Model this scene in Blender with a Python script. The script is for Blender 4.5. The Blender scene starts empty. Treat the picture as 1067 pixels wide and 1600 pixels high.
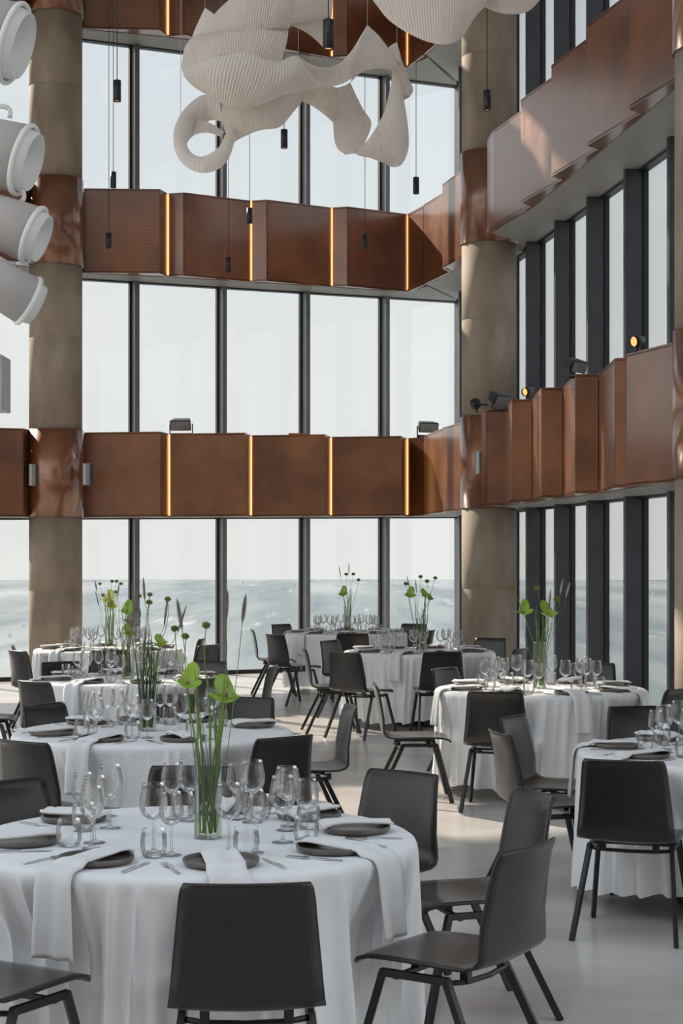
import bpy, bmesh, math, random
from mathutils import Vector, Matrix, noise
random.seed(7)
SC = bpy.context.scene
COL = SC.collection
# ------------------------------------------------------------------ camera
F, HZ, CH = 2700.0, 870.0, 1.72            # focal length (px of a 1067 wide frame), horizon row, eye height
cam_d = bpy.data.cameras.new('camera'); cam = bpy.data.objects.new('camera', cam_d); COL.objects.link(cam)
cam.location = (0, 0, CH); cam.rotation_euler = (math.radians(90), 0, 0)
cam_d.sensor_fit = 'HORIZONTAL'; cam_d.sensor_width = 36; cam_d.lens = F / 1067 * 36
cam_d.shift_y = (HZ - 800) / 1067.0
cam_d.clip_end = 60000; cam_d.clip_start = .1
SC.camera = cam
# ------------------------------------------------------------------ sky, sun, exposure
SUN_AZ = Vector((-.65, .76)).normalized(); SUN_EL = math.radians(31)
w = bpy.data.worlds.new('sky'); SC.world = w; w.use_nodes = True
nt = w.node_tree; nt.nodes.clear()
N = nt.nodes.new; L = nt.links.new
out = N('ShaderNodeOutputWorld'); bg = N('ShaderNodeBackground'); tc = N('ShaderNodeTexCoord')
sep = N('ShaderNodeSeparateXYZ'); ramp = N('ShaderNodeValToRGB'); mix = N('ShaderNodeMixRGB')
L(tc.outputs['Generated'], sep.inputs[0]); L(sep.outputs['Z'], ramp.inputs[0])
e = ramp.color_ramp.elements
e[0].position = 0.0; e[0].color = (.80, .80, .775, 1)
e[1].position = 1.0; e[1].color = (.56, .66, .78, 1)
m = e.new(.10); m.color = (.79, .80, .79, 1)
m = e.new(.28); m.color = (.70, .745, .79, 1)
cl = N('ShaderNodeTexNoise'); cl.inputs['Scale'].default_value = 5.5; cl.inputs['Detail'].default_value = 5
mp = N('ShaderNodeMapping'); mp.inputs['Scale'].default_value = (1, 1, 3.2)
L(tc.outputs['Generated'], mp.inputs[0]); L(mp.outputs[0], cl.inputs[0])
cr = N('ShaderNodeValToRGB'); cr.color_ramp.elements[0].position = .50; cr.color_ramp.elements[1].position = .72
cr.color_ramp.elements[1].color = (.45, .45, .45, 1)
L(cl.outputs['Fac'], cr.inputs[0]); L(cr.outputs[0], mix.inputs[0]); L(ramp.outputs[0], mix.inputs[1])
mix.inputs[2].default_value = (.87, .86, .84, 1)
L(mix.outputs[0], bg.inputs[0]); bg.inputs[1].default_value = 1.45; L(bg.outputs[0], out.inputs[0])
sd = bpy.data.lights.new('sun', 'SUN'); sd.energy = 11.0; sd.angle = math.radians(.8); sd.color = (1, .86, .70)
sun = bpy.data.objects.new('sun', sd); COL.objects.link(sun)
sv = Vector((SUN_AZ.x * math.cos(SUN_EL), SUN_AZ.y * math.cos(SUN_EL), math.sin(SUN_EL)))
sun.rotation_euler = sv.to_track_quat('Z', 'Y').to_euler()
SC.view_settings.view_transform = 'Standard'; SC.view_settings.look = 'None'
SC.view_settings.exposure = 0.3; SC.cycles.transparent_max_bounces = 48; SC.view_settings.gamma = 1.0; SC.view_settings.use_curve_mapping = False

# ------------------------------------------------------------------ helpers
def P(px, py, d): return Vector(((px - 533.5) / F * d, d, CH - (py - HZ) / F * d))
def XY(px, d): return ((px - 533.5) / F * d, d)
def at_z(px, py, z):
    d = F * (CH - z) / (py - HZ); return Vector(((px - 533.5) / F * d, d, z))

def new_mat(name, col, rough=.5, metal=0, spec=.5):
    m = bpy.data.materials.new(name); m.use_nodes = True
    b = m.node_tree.nodes['Principled BSDF']
    b.inputs['Base Color'].default_value = (*col, 1); b.inputs['Roughness'].default_value = rough
    b.inputs['Metallic'].default_value = metal; b.inputs['Specular IOR Level'].default_value = spec
    return m
def mottled(name, c1, c2, scale=3, rough=.5, metal=0, spec=.5, bump=0, detail=6, stretch=(1, 1, 1), bscale=None, r2=None, lo=.35, hi=.68):
    m = new_mat(name, c1, rough, metal, spec); t = m.node_tree; b = t.nodes['Principled BSDF']
    tc = t.nodes.new('ShaderNodeTexCoord'); mp = t.nodes.new('ShaderNodeMapping'); mp.inputs['Scale'].default_value = stretch
    n = t.nodes.new('ShaderNodeTexNoise'); n.inputs['Scale'].default_value = scale; n.inputs['Detail'].default_value = detail
    r = t.nodes.new('ShaderNodeValToRGB'); r.color_ramp.elements[0].position = lo; r.color_ramp.elements[1].position = hi
    r.color_ramp.elements[0].color = (*c1, 1); r.color_ramp.elements[1].color = (*c2, 1)
    t.links.new(tc.outputs['Object'], mp.inputs[0]); t.links.new(mp.outputs[0], n.inputs[0])
    t.links.new(n.outputs['Fac'], r.inputs[0]); t.links.new(r.outputs[0], b.inputs['Base Color'])
    if r2 is not None:
        mr = t.nodes.new('ShaderNodeMapRange'); mr.inputs['From Min'].default_value = lo; mr.inputs['From Max'].default_value = hi
        mr.inputs['To Min'].default_value = rough; mr.inputs['To Max'].default_value = r2
        t.links.new(n.outputs['Fac'], mr.inputs[0]); t.links.new(mr.outputs[0], b.inputs['Roughness'])
    if bump:
        n2 = t.nodes.new('ShaderNodeTexNoise'); n2.inputs['Scale'].default_value = bscale or scale * 8; n2.inputs['Detail'].default_value = 4
        t.links.new(mp.outputs[0], n2.inputs[0])
        bp = t.nodes.new('ShaderNodeBump'); bp.inputs['Strength'].default_value = bump; bp.inputs['Distance'].default_value = .01
        t.links.new(n2.outputs['Fac'], bp.inputs['Height']); t.links.new(bp.outputs[0], b.inputs['Normal'])
    return m
def copper(name, perforated):
    m = mottled(name, (.14, .045, .014), (.29, .105, .040), 1.6, .36, .55, .5, 0, 7, (1, 1, 1), 30, .47)
    m.node_tree.nodes['Principled BSDF'].inputs['Coat Weight'].default_value = 1.0
    m.node_tree.nodes['Principled BSDF'].inputs['Coat Roughness'].default_value = .19
    m.node_tree.nodes['Principled BSDF'].inputs['Coat IOR'].default_value = 1.7
    if perforated:
        t = m.node_tree; b = t.nodes['Principled BSDF']; src = b.inputs['Base Color'].links[0].from_socket
        uv = t.nodes.new('ShaderNodeUVMap'); uv.uv_map = 'UVMap'
        s = t.nodes.new('ShaderNodeVectorMath'); s.operation = 'SCALE'; s.inputs['Scale'].default_value = 1 / .048
        fr = t.nodes.new('ShaderNodeVectorMath'); fr.operation = 'FRACTION'
        sb = t.nodes.new('ShaderNodeVectorMath'); sb.operation = 'SUBTRACT'; sb.inputs[1].default_value = (.5, .5, 0)
        ln = t.nodes.new('ShaderNodeVectorMath'); ln.operation = 'LENGTH'
        lt = t.nodes.new('ShaderNodeMath'); lt.operation = 'LESS_THAN'; lt.inputs[1].default_value = .20
        mx = t.nodes.new('ShaderNodeMixRGB'); mx.inputs[2].default_value = (.11, .045, .022, 1)
        t.links.new(uv.outputs[0], s.inputs[0]); t.links.new(s.outputs[0], fr.inputs[0]); t.links.new(fr.outputs[0], sb.inputs[0])
        t.links.new(sb.outputs[0], ln.inputs[0]); t.links.new(ln.outputs['Value'], lt.inputs[0])
        t.links.new(lt.outputs[0], mx.inputs[0]); t.links.new(src, mx.inputs[1]); t.links.new(mx.outputs[0], b.inputs['Base Color'])
    return m
def thin_glass(name, tint=(.97, .985, .98), refl=.09, edge=.55, rough=.02):
    m = bpy.data.materials.new(name); m.use_nodes = True; t = m.node_tree; t.nodes.clear()
    o = t.nodes.new('ShaderNodeOutputMaterial'); tr = t.nodes.new('ShaderNodeBsdfTransparent'); gl = t.nodes.new('ShaderNodeBsdfGlossy')
    tr.inputs[0].default_value = (*tint, 1); gl.inputs['Roughness'].default_value = rough
    lw = t.nodes.new('ShaderNodeFresnel'); lw.inputs['IOR'].default_value = 1.5
    mr = t.nodes.new('ShaderNodeMapRange'); mr.inputs['From Min'].default_value = 0.04; mr.inputs['From Max'].default_value = .9
    mr.inputs['To Min'].default_value = refl; mr.inputs['To Max'].default_value = edge
    mx = t.nodes.new('ShaderNodeMixShader')
    t.links.new(lw.outputs[0], mr.inputs[0]); t.links.new(mr.outputs[0], mx.inputs[0])
    t.links.new(tr.outputs[0], mx.inputs[1]); t.links.new(gl.outputs[0], mx.inputs[2]); t.links.new(mx.outputs[0], o.inputs[0])
    return m
def emit(name, col, s):
    m = new_mat(name, col, .5); b = m.node_tree.nodes['Principled BSDF']
    b.inputs['Emission Color'].default_value = (*col, 1); b.inputs['Emission Strength'].default_value = s
    return m
def sheet(name, col, trans):
    m = new_mat(name, col, .6, 0, .25); t = m.node_tree; b = t.nodes['Principled BSDF']; o = t.nodes['Material Output']
    tl = t.nodes.new('ShaderNodeBsdfTranslucent'); tl.inputs[0].default_value = (*col, 1)
    mx = t.nodes.new('ShaderNodeMixShader'); mx.inputs[0].default_value = trans
    t.links.new(b.outputs[0], mx.inputs[1]); t.links.new(tl.outputs[0], mx.inputs[2]); t.links.new(mx.outputs[0], o.inputs[0])
    return m
M = dict(
    floor=mottled('polished_concrete', (.50, .475, .45), (.68, .655, .63), 1.3, .24, 0, .5, 0, 9, (.7, 1.2, 1), 9, None, .30, .70),
    concrete=mottled('cast_concrete', (.22, .175, .13), (.37, .31, .245), 1.6, .75, 0, .3, .15, 8, (1.6, 1.6, .7), 22),
    copper=copper('copper_sheet', False), copper_dots=copper('perforated_copper_sheet', True),
    frame=mottled('dark_aluminium', (.050, .054, .062), (.062, .066, .075), 4, .38, .4, .5),
    frame_reflect=mottled('reflection_toned_aluminium', (.15, .155, .165), (.18, .185, .195), 4, .35, .3, .5),  # paler than the other frames: interior reflection put into the colour
    black=new_mat('black_rubber', (.012, .012, .013), .45),
    soffit=mottled('grey_soffit_paint', (.27, .255, .235), (.31, .295, .27), 2, .55),
    ceil=new_mat('ceiling_paint', (.50, .49, .47), .7),
    pane=thin_glass('tinted_window_glass', (.755, .765, .765), .03, .30, 0.0),
    pane_added_roof=thin_glass('added_roof_glass', (.95, .96, .96), .03, .30, 0.0), added_wall=mottled('added_dark_wall', (.10, .085, .075), (.14, .12, .105), 1.5, .7),  # for the added skylight and the added dark wall, both unseen
    glass=thin_glass('drinking_glass', (.985, .988, .99), .06, .85, .02),
    vase=thin_glass('vase_glass', (.985, .99, .985), .03, .8, .01),
    cloth=mottled('white_linen', (.80, .82, .84), (.85, .865, .885), 5, .85, 0, .2, .08, 3, (1, 1, 1), 160),
    napkin=mottled('napkin_linen', (.74, .75, .765), (.80, .81, .82), 6, .9, 0, .2, .1, 3, (1, 1, 1), 200),
    shell=mottled('charcoal_plastic', (.011, .0102, .0104), (.014, .013, .0132), 60, .28, 0, .5, .01, 2, (1, 1, 1), 500),
    leg=new_mat('black_steel', (.008, .008, .009), .35),
    plate=mottled('brown_stoneware', (.085, .072, .065), (.16, .14, .125), 9, .35, 0, .5),
    plate_in=mottled('grey_glaze', (.16, .155, .15), (.24, .23, .22), 12, .22, 0, .5),
    steel=new_mat('polished_steel', (.62, .61, .60), .18, 1),
    paper=sheet('white_pleated_paper', (.86, .81, .76), .40),
    fabric=sheet('white_lamp_fabric', (.62, .585, .57), .15), white=new_mat('white_enamel', (.74, .74, .73), .35),
    led=emit('warm_led', (1.0, .47, .18), 1.5), bulb=emit('warm_bulb', (1.0, .42, .13), 1.0),
    pend=new_mat('pendant_black', (.014, .014, .015), .4), cord=new_mat('cord_black', (.02, .02, .02), .6), wire=new_mat('steel_wire', (.35, .35, .35), .4, .6),
    grey=new_mat('grey_metal', (.30, .30, .30), .4, .5), box=mottled('brushed_grey_board', (.30, .32, .335), (.45, .47, .48), 7, .5, 0, .5, 0, 3, (6, 6, .3)),
    stem=mottled('green_stem', (.10, .19, .03), (.17, .27, .06), 8, .5), dstem=mottled('dark_stem', (.025, .045, .012), (.06, .08, .03), 8, .55),
    leaf=mottled('anthurium_green', (.20, .36, .03), (.34, .52, .07), 9, .3, 0, .5), leafy=mottled('anthurium_yellow', (.48, .60, .04), (.62, .70, .08), 9, .35),
    ldark=mottled('faded_leaf', (.13, .13, .10), (.22, .21, .15), 9, .5),
    spadix=new_mat('pink_spadix', (.50, .30, .24), .5), pod=mottled('scabiosa_pod', (.14, .18, .03), (.30, .30, .08), 40, .8),
    plume=mottled('grass_plume', (.19, .165, .15), (.33, .30, .27), 60, .9), plumel=mottled('pale_grass_plume', (.50, .42, .33), (.62, .55, .45), 60, .9),
    water=thin_glass('vase_water', (.93, .96, .86), .02, .3, 0), terra=new_mat('terracotta_box', (.40, .16, .09), .5),
    city=mottled('haze_toned_city', (.20, .24, .27), (.36, .395, .42), .0016, .95, 0, .1, 0, 12, (1, .10, 1), None, None, .38, .66),  # distance haze put into pale, low-contrast ground colours
    cityb=mottled('haze_toned_blocks', (.80, .84, .86), (.9, .9, .9), .01, .9, 0, .1),  # near-white base, haze brightness put into the building colour
)

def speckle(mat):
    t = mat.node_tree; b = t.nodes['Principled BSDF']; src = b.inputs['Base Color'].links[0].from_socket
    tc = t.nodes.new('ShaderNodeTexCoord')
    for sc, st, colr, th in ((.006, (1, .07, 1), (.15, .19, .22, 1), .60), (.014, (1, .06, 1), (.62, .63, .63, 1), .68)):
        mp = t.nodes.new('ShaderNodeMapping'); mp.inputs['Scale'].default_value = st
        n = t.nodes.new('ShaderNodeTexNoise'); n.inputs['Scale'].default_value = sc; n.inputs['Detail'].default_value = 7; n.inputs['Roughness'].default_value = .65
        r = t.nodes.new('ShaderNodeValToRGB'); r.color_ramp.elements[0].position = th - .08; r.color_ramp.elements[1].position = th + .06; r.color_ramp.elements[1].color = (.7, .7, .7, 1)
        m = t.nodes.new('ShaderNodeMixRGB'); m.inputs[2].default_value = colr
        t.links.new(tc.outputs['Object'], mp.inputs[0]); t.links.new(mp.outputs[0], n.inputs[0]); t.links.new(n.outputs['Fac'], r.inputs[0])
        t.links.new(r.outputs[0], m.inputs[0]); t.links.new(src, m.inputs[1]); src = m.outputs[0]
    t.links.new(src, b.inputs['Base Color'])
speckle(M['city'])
def mk(name, verts, faces, mat, parent=None, smooth=False, uv=None):
    me = bpy.data.meshes.new(name); me.from_pydata([tuple(v) for v in verts], [], faces); me.update()
    mats = mat if isinstance(mat, (list, tuple)) else [mat]
    for x in mats: me.materials.append(M[x])
    if smooth:
        for p in me.polygons: p.use_smooth = True
    if uv:
        lay = me.uv_layers.new(name='UVMap')
        for lp in me.loops: lay.data[lp.index].uv = uv[lp.vertex_index]
    o = bpy.data.objects.new(name, me); COL.objects.link(o)
    if parent is not None: o.parent = parent
    return o
def tag(o, label, cat, group=None):
    o['label'] = label; o['category'] = cat
    if group: o['group'] = group
    return o
def struct(o): o['kind'] = 'structure'; return o
def empty(name, loc=(0, 0, 0), rz=0):
    o = bpy.data.objects.new(name, None); o.empty_display_size = .1; COL.objects.link(o)
    o.location = loc; o.rotation_euler = (0, 0, rz); return o
def dup(root, loc, rz=0, scale=None):
    r = root.copy(); COL.objects.link(r); r.location = loc; r.rotation_euler = (0, 0, rz)
    if scale: r.scale = scale
    for ch in root.children:
        c = ch.copy(); COL.objects.link(c); c.parent = r
        for g in ch.children:
            d = g.copy(); COL.objects.link(d); d.parent = c
    return r
def child(o, par): o.parent = par; o.matrix_parent_inverse = Matrix.Translation(par.location).inverted(); return o
class MB:
    def __init__(s): s.v = []; s.f = []
    def add(s, v, f):
        k = len(s.v); s.v += [Vector(x) for x in v]; s.f += [tuple(i + k for i in q) for q in f]; return s
    def box(s, a, b):
        x0, y0, z0 = a; x1, y1, z1 = b
        return s.add([(x0, y0, z0), (x1, y0, z0), (x1, y1, z0), (x0, y1, z0), (x0, y0, z1), (x1, y0, z1), (x1, y1, z1), (x0, y1, z1)],
                     [(0, 3, 2, 1), (4, 5, 6, 7), (0, 1, 5, 4), (1, 2, 6, 5), (2, 3, 7, 6), (3, 0, 4, 7)])
    def prism(s, poly, z0, z1, zf=None):
        n = len(poly); area = sum(poly[i][0] * poly[(i + 1) % n][1] - poly[(i + 1) % n][0] * poly[i][1] for i in range(n))
        if area < 0: poly = poly[::-1]
        g = zf or (lambda x: 0)
        v = [(x, y, z0 + g(x)) for x, y in poly] + [(x, y, z1 + g(x)) for x, y in poly]
        return s.add(v, [tuple(range(n - 1, -1, -1)), tuple(range(n, 2 * n))] + [(i, (i + 1) % n, n + (i + 1) % n, n + i) for i in range(n)])
    def bar(s, a, b, wx, wy=None, up=(0, 0, 1)):
        a = Vector(a); b = Vector(b); wy = wy or wx; t = (b - a).normalized(); u = Vector(up)
        if abs(t.dot(u)) > .99: u = Vector((0, 1, 0))
        x = t.cross(u).normalized(); y = x.cross(t)
        q = [x * wx / 2 * i + y * wy / 2 * j for i, j in ((-1, -1), (1, -1), (1, 1), (-1, 1))]
        return s.add([a + k for k in q] + [b + k for k in q], [(0, 1, 2, 3), (7, 6, 5, 4), (0, 4, 5, 1), (1, 5, 6, 2), (2, 6, 7, 3), (3, 7, 4, 0)])
    def tube(s, pts, r, seg=6, cap=True):
        pts = [Vector(p) for p in pts]; n = len(pts); rr = r if isinstance(r, (list, tuple)) else [r] * n
        k = len(s.v); ref = None
        for i, p in enumerate(pts):
            t = (pts[min(i + 1, n - 1)] - pts[max(i - 1, 0)]).normalized()
            if ref is None: ref = Vector((0, 0, 1)) if abs(t.z) < .9 else Vector((1, 0, 0))
            x = t.cross(ref).normalized(); y = x.cross(t).normalized(); ref = y
            for j in range(seg):
                a = 2 * math.pi * j / seg; s.v.append(p + (x * math.cos(a) + y * math.sin(a)) * rr[i])
        for i in range(n - 1):
            for j in range(seg):
                s.f.append((k + i * seg + j, k + i * seg + (j + 1) % seg, k + (i + 1) * seg + (j + 1) % seg, k + (i + 1) * seg + j))
        if cap:
            s.f.append(tuple(k + j for j in range(seg - 1, -1, -1))); s.f.append(tuple(k + (n - 1) * seg + j for j in range(seg)))
        return s
    def lathe(s, prof, seg=24, close=False):
        k = len(s.v); idx = []
        for r, z in prof:
            if r < 1e-6: idx.append([len(s.v)]); s.v.append(Vector((0, 0, z)))
            else:
                idx.append(list(range(len(s.v), len(s.v) + seg)))
                for j in range(seg):
                    a = 2 * math.pi * j / seg; s.v.append(Vector((r * math.cos(a), r * math.sin(a), z)))
        for a, b in zip(idx, idx[1:]):
            for j in range(seg):
                j2 = (j + 1) % seg
                if len(a) == 1 and len(b) == 1: continue
                if len(a) == 1: s.f.append((a[0], b[j2], b[j]))
                elif len(b) == 1: s.f.append((a[j], a[j2], b[0]))
                else: s.f.append((a[j], a[j2], b[j2], b[j]))
        return s
    def grid(s, rows):
        k = len(s.v); n = len(rows[0])
        for r in rows: s.v += [Vector(p) for p in r]
        for i in range(len(rows) - 1):
            for j in range(n - 1): s.f.append((k + i * n + j, k + i * n + j + 1, k + (i + 1) * n + j + 1, k + (i + 1) * n + j))
        return s
    def xf(s, mat): s.v = [mat @ v for v in s.v]; return s
    def build(s, name, mat, parent=None, smooth=False): return mk(name, s.v, s.f, mat, parent, smooth)
def solid(o, th):
    bm = bmesh.new(); bm.from_mesh(o.data); bmesh.ops.recalc_face_normals(bm, faces=bm.faces)
    bmesh.ops.solidify(bm, geom=bm.faces[:], thickness=th); bmesh.ops.recalc_face_normals(bm, faces=bm.faces)
    bm.to_mesh(o.data); bm.free(); return o
def bevel(o, wd, seg=2):
    bm = bmesh.new(); bm.from_mesh(o.data)
    bmesh.ops.bevel(bm, geom=bm.edges[:], offset=wd, segments=seg, affect='EDGES'); bm.to_mesh(o.data); bm.free(); return o
def catmull(pts, n):
    pts = [Vector(p) for p in pts]; m = len(pts); outp = []
    for i in range(n):
        t = i / (n - 1) * (m - 1); k = min(int(t), m - 2); u = t - k
        p1, p2 = pts[k], pts[k + 1]
        p0 = pts[k - 1] if k > 0 else p1 * 2 - p2
        p3 = pts[k + 2] if k + 2 < m else p2 * 2 - p1
        outp.append(.5 * ((2 * p1) + (p2 - p0) * u + (2 * p0 - 5 * p1 + 4 * p2 - p3) * u * u + (3 * p1 - p0 - 3 * p2 + p3) * u ** 3))
    return outp

# ------------------------------------------------------------------ the room
U = Vector((.8955, .445)); NB = Vector((.445, -.8955)); C0 = Vector((1.832, 27.15)); MOD = 1.345; FL = 3.375
def bw(t, n=0.0): p = C0 - U * t + NB * n; return (p.x, p.y)
def on_back(px, n):
    lo, hi = -2.0, 24.0
    for _ in range(50):
        mid = (lo + hi) / 2; x, y = bw(mid, n)
        if 533.5 + F * x / y > px: lo = mid
        else: hi = mid
    return bw(lo, n)
def zf(x): return -.0147 * max(0, 1.83 - x) if x > -6 else -.115       # the back storeys sit a touch out of level
RD = Vector((-.1402, 1)).normalized(); RN = Vector((-RD.y, RD.x))
def rw(d, n=0.0): x = 5.638 - .1402 * d; return (x + RN.x * n, d + RN.y * n)
HEAD, BB, BT = 2.376, 2.34, 3.51
CEIL = 11.15
NT = 17
EL = bw(NT * MOD + .3)
b = MB(); b.prism([(C0.x + .3, C0.y + .25), rw(-5, -.25), (-16, -5), (-16, EL[1] - 6), bw(NT * MOD + .3, -.25)], -.30, 0)
struct(b.build('floor', 'floor'))
b = MB(); b.prism([(C0.x + .3, C0.y + .25), rw(-5.3, -.25), (-2.5, -5.3), (-2.5, .4), (1.8, .4), (1.8, 10.5), (-16, 10.5), (-16, EL[1] - 2), bw(NT * MOD + .3, -.25)], CEIL, CEIL + .3)
struct(b.build('ceiling', 'ceil'))

b = MB(); b.prism([rw(-5, 0), rw(-5.3, 0), (-9, -5.3), (-9, -5)], 0, CEIL); struct(b.build('fill_blocking_wall', 'added_wall'))  # unseen dark wall added behind the camera to cut frontal fill
# skylight added over the near half, out of view, to brighten the tables
sk = struct(empty('added_skylight', (-10, 3, CEIL)))
for k in range(6):
    x0 = -16 + k * 3.56; child(MB().box((x0 - .04, -5, CEIL), (x0 + .04, 10.5, CEIL + .18)).build('added_roof_beam', 'frame'), sk)
    if k < 5: child(MB().box((x0 + .05, -5, CEIL + .1), (x0 + 3.51, 10.5, CEIL + .11)).build('pane', 'pane_added_roof'), sk)
# curtain wall, back
wb = struct(empty('wall_back', (*bw(4), 0)))
def prism_obj(name, poly, z0, z1, mat, par=None, f=None):
    o = MB().prism(poly, z0, z1, f).build(name, mat)
    if par is not None: child(o, par)
    return o
for k in range(NT + 1):
    t = k * MOD
    if k == 0: pl = [bw(-.02, 0), bw(.07, 0), bw(.07, .16), bw(-.02, .16)]
    else: pl = [bw(t - .034, -.03), bw(t + .034, -.03), bw(t + .034, .18), bw(t - .034, .18)]
    prism_obj('mullion', pl, 0.0, CEIL, 'frame_reflect', wb)
    if k: prism_obj('mullion_gasket', [bw(t - .062, -.03), bw(t + .062, -.03), bw(t + .062, .035), bw(t - .062, .035)], 0.0, CEIL, 'black', wb)
for s in range(3):
    z0 = .05 if s == 0 else 3.0 + FL * (s - 1); z1 = HEAD + FL * s
    for k in range(NT):
        prism_obj('pane', [bw(k * MOD + .03, -.006), bw((k + 1) * MOD - .03, -.006), bw((k + 1) * MOD - .03, .006), bw(k * MOD + .03, .006)], z0, z1, 'pane', wb, zf)
    if s == 2:
        for k in range(NT): prism_obj('pane' if k < 6 else 'sun_blocking_panel', [bw(k * MOD + .03, -.006), bw((k + 1) * MOD - .03, -.006), bw((k + 1) * MOD - .03, .006), bw(k * MOD + .03, .006)], 9.9, CEIL - .005, 'pane' if k < 6 else 'soffit', wb)  # past the first bays, unseen solid panels added to block stray sun
    for k in range(NT):
        a, c = k * MOD + .028, (k + 1) * MOD - .028
        prism_obj('head_rail', [bw(a, -.02), bw(c, -.02), bw(c, .09), bw(a, .09)], z1 - .05, z1 + .02, 'black', wb, zf)
        if s == 0: prism_obj('sill_rail', [bw(a, -.02), bw(c, -.02), bw(c, .07), bw(a, .07)], 0, .055, 'black', wb)
# curtain wall, right
wr = struct(empty('wall_right', (*rw(20), 0)))
fd = [21.97 + 1.368 * i for i in range(3, -12, -1)]
for i, d in enumerate(fd):
    prism_obj('window_fin', [rw(d - .04, .0), rw(d + .04, .0), rw(d + .04, .215), rw(d - .04, .215)], 0, CEIL, 'frame', wr)
    prism_obj('fin_gasket', [rw(d - .075, -.02), rw(d + .06, -.02), rw(d + .06, .03), rw(d - .075, .03)], 0, CEIL, 'black', wr)
for s in range(3):
    z0 = .05 if s == 0 else 3.0 + FL * (s - 1); z1 = HEAD + FL * s
    for a, c in zip(fd, fd[1:]):
        prism_obj('pane', [rw(a - .05, -.006), rw(c + .05, -.006), rw(c + .05, .006), rw(a - .05, .006)], z0, z1, 'pane', wr)
        if s == 2: prism_obj('pane', [rw(a - .05, -.006), rw(c + .05, -.006), rw(c + .05, .006), rw(a - .05, .006)], 9.9, CEIL - .005, 'pane', wr)
        prism_obj('head_rail', [rw(a - .04, -.02), rw(c + .04, -.02), rw(c + .04, .08), rw(a - .04, .08)], z1 - .06, z1 + .02, 'black', wr)
        if s == 0: prism_obj('sill_rail', [rw(a - .04, -.02), rw(c + .04, -.02), rw(c + .04, .07), rw(a - .04, .07)], 0, .055, 'black', wr)

# copper bands: plan polylines, each leg one panel; 'S' marks a crease with a light strip
def left_on(px_pairs): return px_pairs
def band_back(style):
    pts = []
    if style == 'low':
        st = [264, 392, 517, 636]; fr = [383, 508, 627]
        s0 = on_back(264, .72)
        pts += [(XY(131, s0[1] - .45), ''), (XY(250, s0[1] - .42), '')]
        for i, p in enumerate(st):
            S = on_back(p, .72); pts.append((S, 'S'))
            if i < 3: pts.append((XY(fr[i], S[1] + .03), ''))
        pts.append((XY(661.5, 25.62), ''))
    else:
        st = [262, 392, 518, 636]
        s0 = on_back(262, .68)
        pts += [(XY(131, s0[1] - .42), ''), (XY(250, s0[1] - .30), '')]
        for i, p in enumerate(st):
            S = on_back(p, .68); pts.append((S, 'S'))
            if i < 3: pts.append((XY(p + 25, S[1] - .06), ''))
        pts.append((XY(661.5, 25.35), ''))
    return pts
def panel(a, c, z0, z1, mat, par, f, th=.03):
    a = Vector(a); c = Vector(c); dv = (c - a); ln = dv.length; dv.normalize(); nn = Vector((dv.y, -dv.x))
    g = .006; a2 = a + dv * g; c2 = c - dv * g
    v = []
    for q in (a2, c2, c2 - nn * th, a2 - nn * th): v.append((q.x, q.y, z0 + f(q.x)))
    for q in (a2, c2, c2 - nn * th, a2 - nn * th): v.append((q.x, q.y, z1 + f(q.x)))
    faces = [(0, 3, 2, 1), (4, 5, 6, 7), (0, 1, 5, 4), (1, 2, 6, 5), (2, 3, 7, 6), (3, 0, 4, 7)]
    uv = [(0, 0), (ln, 0), (ln, .02), (0, .02), (0, z1 - z0), (ln, z1 - z0), (ln, z1 - z0), (0, z1 - z0)]
    o = mk('panel', v, faces, mat, None, False, uv); child(o, par); return o
def strip(p, z0, z1, par, f, tow, hw=.013):
    q = Vector(p) + Vector(tow) * (.012 if hw > .01 else -.012)
    o = MB().prism([(q.x - hw, q.y - .012), (q.x + hw, q.y - .012), (q.x + hw, q.y + .012), (q.x - hw, q.y + .012)], z0 + .02 + f(q.x), z1 - .01 + f(q.x)).build('light_strip', 'led')
    child(o, par)
tn = 0
def do_band(pts, zoff, mat, glass_pts, f, tow, endoff=None):
    global tn; tn += 1
    root = struct(empty('trim_%d' % tn, (pts[len(pts) // 2][0][0], pts[len(pts) // 2][0][1], BB + zoff)))
    for i, ((a, fa), (c, fc)) in enumerate(zip(pts, pts[1:])):
        panel(a, c, BB + zoff, BT + zoff, mat, root, f)
    for p, fl in pts:
        if fl == 'S': strip(p, BB + zoff, BT + zoff, root, f, tow, .011 if f is zf else .004)
    keep = [i for i, (p, fl) in enumerate(pts) if i in (0, len(pts) - 1) or fl in ('S', 'I')]
    off = lambda p, k: (p[0] - k * tow[0], p[1] - k * tow[1])
    for i, j in zip(keep, keep[1:]):          # copper undersides between the folded front and the straight slab edge
        poly = [pts[k][0] for k in range(i, j + 1)] + [off(pts[j][0], .06), off(pts[i][0], .06)]
        child(MB().prism(poly, BB + zoff + .012, BB + zoff + .03, f).build('underside', 'copper'), root)
        child(MB().prism(poly, BT + zoff - .03, BT + zoff - .012, f).build('top_cap', 'copper'), root)
    inner = [off(pts[k][0], .06) for k in keep]
    if endoff: inner[-1] = (inner[-1][0] + endoff[0], inner[-1][1] + endoff[1])
    child(MB().prism(inner + glass_pts, BB + zoff + .004, BT + zoff - .034, f).build('slab', 'soffit'), root)
    return root
zero = lambda x: 0
tb = (NB.x, NB.y); tr = (RN.x, RN.y)
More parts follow.
